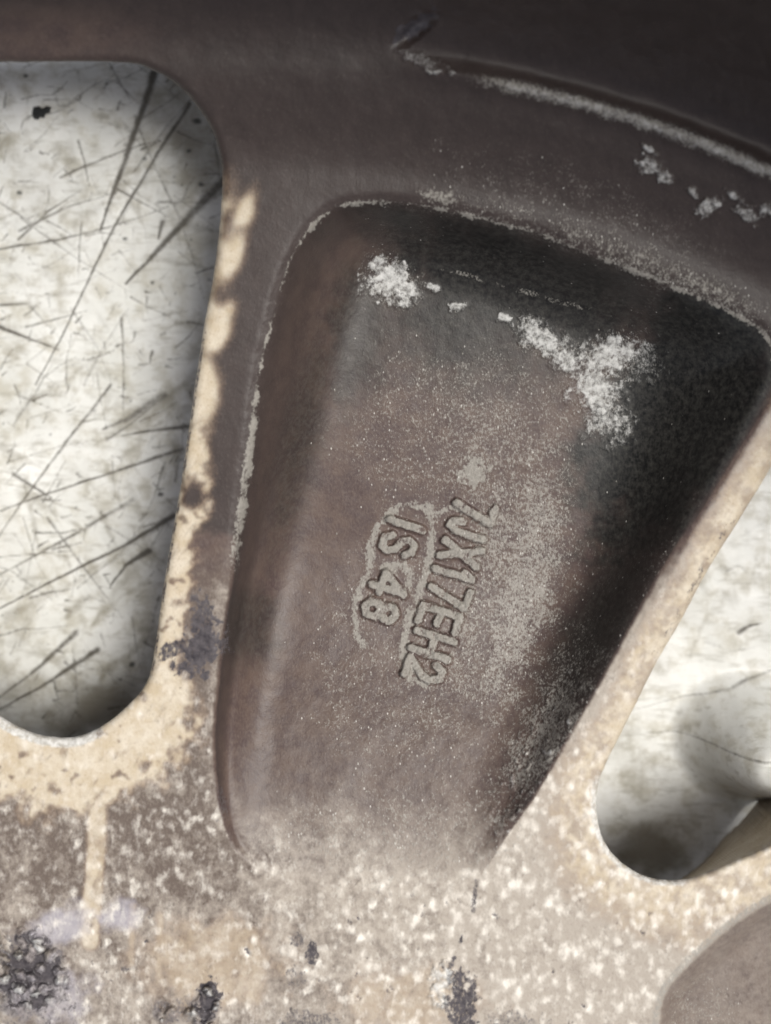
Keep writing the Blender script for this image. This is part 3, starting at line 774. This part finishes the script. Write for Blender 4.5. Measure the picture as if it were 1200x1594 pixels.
for _ in range(900):
    left = rs.rand() < 0.72
    cx = rs.uniform(-80, 350) if left else rs.uniform(930, 1300); cy = rs.uniform(60, 1180) if left else rs.uniform(700, 1390)
    ang = rs.choice([R(-28), R(-52), R(-20), R(60), R(20), R(100)]) + rs.normal(0, 0.35)
    L = rs.choice([14, 30, 70, 160], p=[.42, .33, .18, .07]) * rs.uniform(0.6, 1.4)
    bend = rs.normal(0, 0.08) * L
    dx, dy = math.cos(ang) * L / 2, math.sin(ang) * L / 2
    scratch([(cx - dx, cy - dy), (cx - dy * bend / L, cy + dx * bend / L), (cx + dx, cy + dy)], rs.uniform(1.0, 3.4), rs.uniform(0.3, 0.85) * (1 if left else 0.35), True)
for _ in range(230):
    left = rs.rand() < 0.75
    cx = rs.uniform(-80, 350) if left else rs.uniform(930, 1300); cy = rs.uniform(60, 1180) if left else rs.uniform(700, 1390)
    ang = rs.uniform(0, 3.14); L = rs.uniform(12, 60)
    dx, dy = math.cos(ang) * L, math.sin(ang) * L
    scratch([(cx - dx, cy - dy), (cx + dx, cy + dy)], rs.uniform(5, 20), rs.uniform(0.25, 0.7) * (1 if left else 0.5), True, smu_shade, 8)
for (cx, cy, r) in ((293, 235, 5), (312, 287, 5), (206, 1034, 6), (250, 770, 6), (225, 247, 4), (40, 118, 4), (283, 288, 3), (1183, 1112, 10), (118, 790, 3), (30, 300, 5), (195, 372, 5), (237, 440, 4), (305, 188, 9)):
    spo = np.maximum(spo, 0.85 * sstep(0.0, 0.5, blob(X, Y, cx, cy, r, r * 0.8) + 0.5 * m_c))
for _ in range(90):
    cx = rs.uniform(-60, 350) if rs.rand() < .75 else rs.uniform(930, 1290); cy = rs.uniform(60, 1390); r = rs.uniform(1.2, 2.6)
    a, b = np.searchsorted(fu, [cx - 8, cx + 8]); c, d = np.searchsorted(fv, [cy - 8, cy + 8])
    s_ = (slice(c, d), slice(a, b))
    if spo[s_].size: spo[s_] = np.maximum(spo[s_], 0.6 * sstep(0, 0.5, blob(X[s_], Y[s_], cx, cy, r, r)))
smu_shade = np.maximum(smu_shade, 0.50 * sstep(0.0, 0.6, m_a + 0.5 * m_b))
smu_shade = np.maximum(smu_shade, 0.45 * sstep(0.15, 0.6, m_b + 0.5 * m_c))
for _ in range(260):                                       # short ticks and nicks
    left = rs.rand() < 0.8
    cx = rs.uniform(-80, 350) if left else rs.uniform(930, 1290); cy = rs.uniform(80, 1180) if left else rs.uniform(700, 1390)
    ang = rs.normal(R(-40), 0.9); L = rs.uniform(3, 12)
    scratch([(cx - math.cos(ang) * L, cy - math.sin(ang) * L), (cx, cy + rs.normal(0, 2)), (cx + math.cos(ang) * L, cy + math.sin(ang) * L)], rs.uniform(1.2, 3.2), rs.uniform(0.3, 0.8) * (1 if left else 0.4))
for (bx, by, rx, ry, rt, k) in ((300, 210, 90, 140, -20, .7), (150, 1105, 110, 60, -15, .9), (20, 1080, 90, 30, -30, .6), (1010, 1320, 90, 60, 20, .9), (1120, 1345, 80, 30, -25, .7), (985, 1200, 40, 60, 0, .5), (60, 300, 60, 90, 30, .4), (230, 640, 90, 30, -30, .6)):  # dirt patches; those at the ends of the openings paint in shade
    smu_shade = np.maximum(smu_shade, k * sstep(-0.2, 0.8, blob(X, Y, bx, by, rx, ry, rt) + 0.4 * m_b + 0.3 * m_a))
smu_shade *= inner; scr *= inner; spo *= inner
smu_shade *= 1 - 0.9 * sstep(0.0, 0.55, blob(X, Y, 1165, 1150, 120, 105, 20))  # sheet kept pale here to paint a pool of light
fz = np.full(X.shape, FZ) + (0.0006 * m_a - 0.00012 * np.clip(scr, 0, 1)) * inner
# swelling added to the sheet below the right opening, standing in for a pool of light
bulge = sstep(-0.05, 0.85, blob(X, Y, 1165, 1150, 120, 105, 20) + 0.05 * m_a) * inner
fz += 0.018 * bulge
kf = (H - FZ) / H * S
fP = np.stack([(X - CU) * kf, -(Y - CV) * kf, fz], -1)
n1, n0 = X.shape
fi = np.arange(n1 * n0, dtype=np.int32).reshape(n1, n0)
fq = np.stack([fi[1:, :-1], fi[1:, 1:], fi[:-1, 1:], fi[:-1, :-1]], -1).reshape(-1, 4)
fa = np.stack([np.clip(scr, 0, 1), np.clip(smu_shade, 0, 1), np.clip(spo, 0, 1), np.zeros_like(X)], -1).astype(f32)
floor = link("floor", mesh_from("floor", fP.reshape(-1, 3), fq, None, {"wear_and_light_a": fa.reshape(-1, 4)}), floor_mat)
floor["kind"] = "structure"
floor["label"] = "scratched grubby white plastic sheet under the wheel"

# ------------------------------------------------------------------ black flake lying on the sheet
import bmesh
bm = bmesh.new()
out = [(-15, 2), (-13, -8), (-4, -10), (2, -6), (8, -10), (15, -8), (13, 0), (7, 2), (4, 9), (-2, 8), (-6, 12), (-12, 10)]
base = np.array([(u, v) for u, v in out]) * kf
lo = [bm.verts.new((x, -y, 0)) for x, y in base]
hi = [bm.verts.new((x * .8, -y * .8, 0.0005 + 0.0003 * math.sin(3 * k))) for k, (x, y) in enumerate(base)]
top = bm.verts.new((0, 0, 0.0009))
for k in range(len(lo)):
    l = (k + 1) % len(lo)
    bm.faces.new((lo[l], lo[k], hi[k], hi[l])); bm.faces.new((hi[l], hi[k], top))
bm.faces.new(lo)
bmesh.ops.recalc_face_normals(bm, faces=bm.faces)
me = bpy.data.meshes.new("grime_flake"); bm.to_mesh(me); bm.free()
flake = link("grime_flake", me, flake_mat)
flake.location = ((65 - CU) * kf, -(175 - CV) * kf, FZ + 0.0002)
flake["label"] = "small black flake of grime on the white sheet, upper left opening"
flake["category"] = "grime flake"
print("script", round(time.time() - T0, 1), "s; tris", 2 * (int(keep.sum()) + len(fq)))
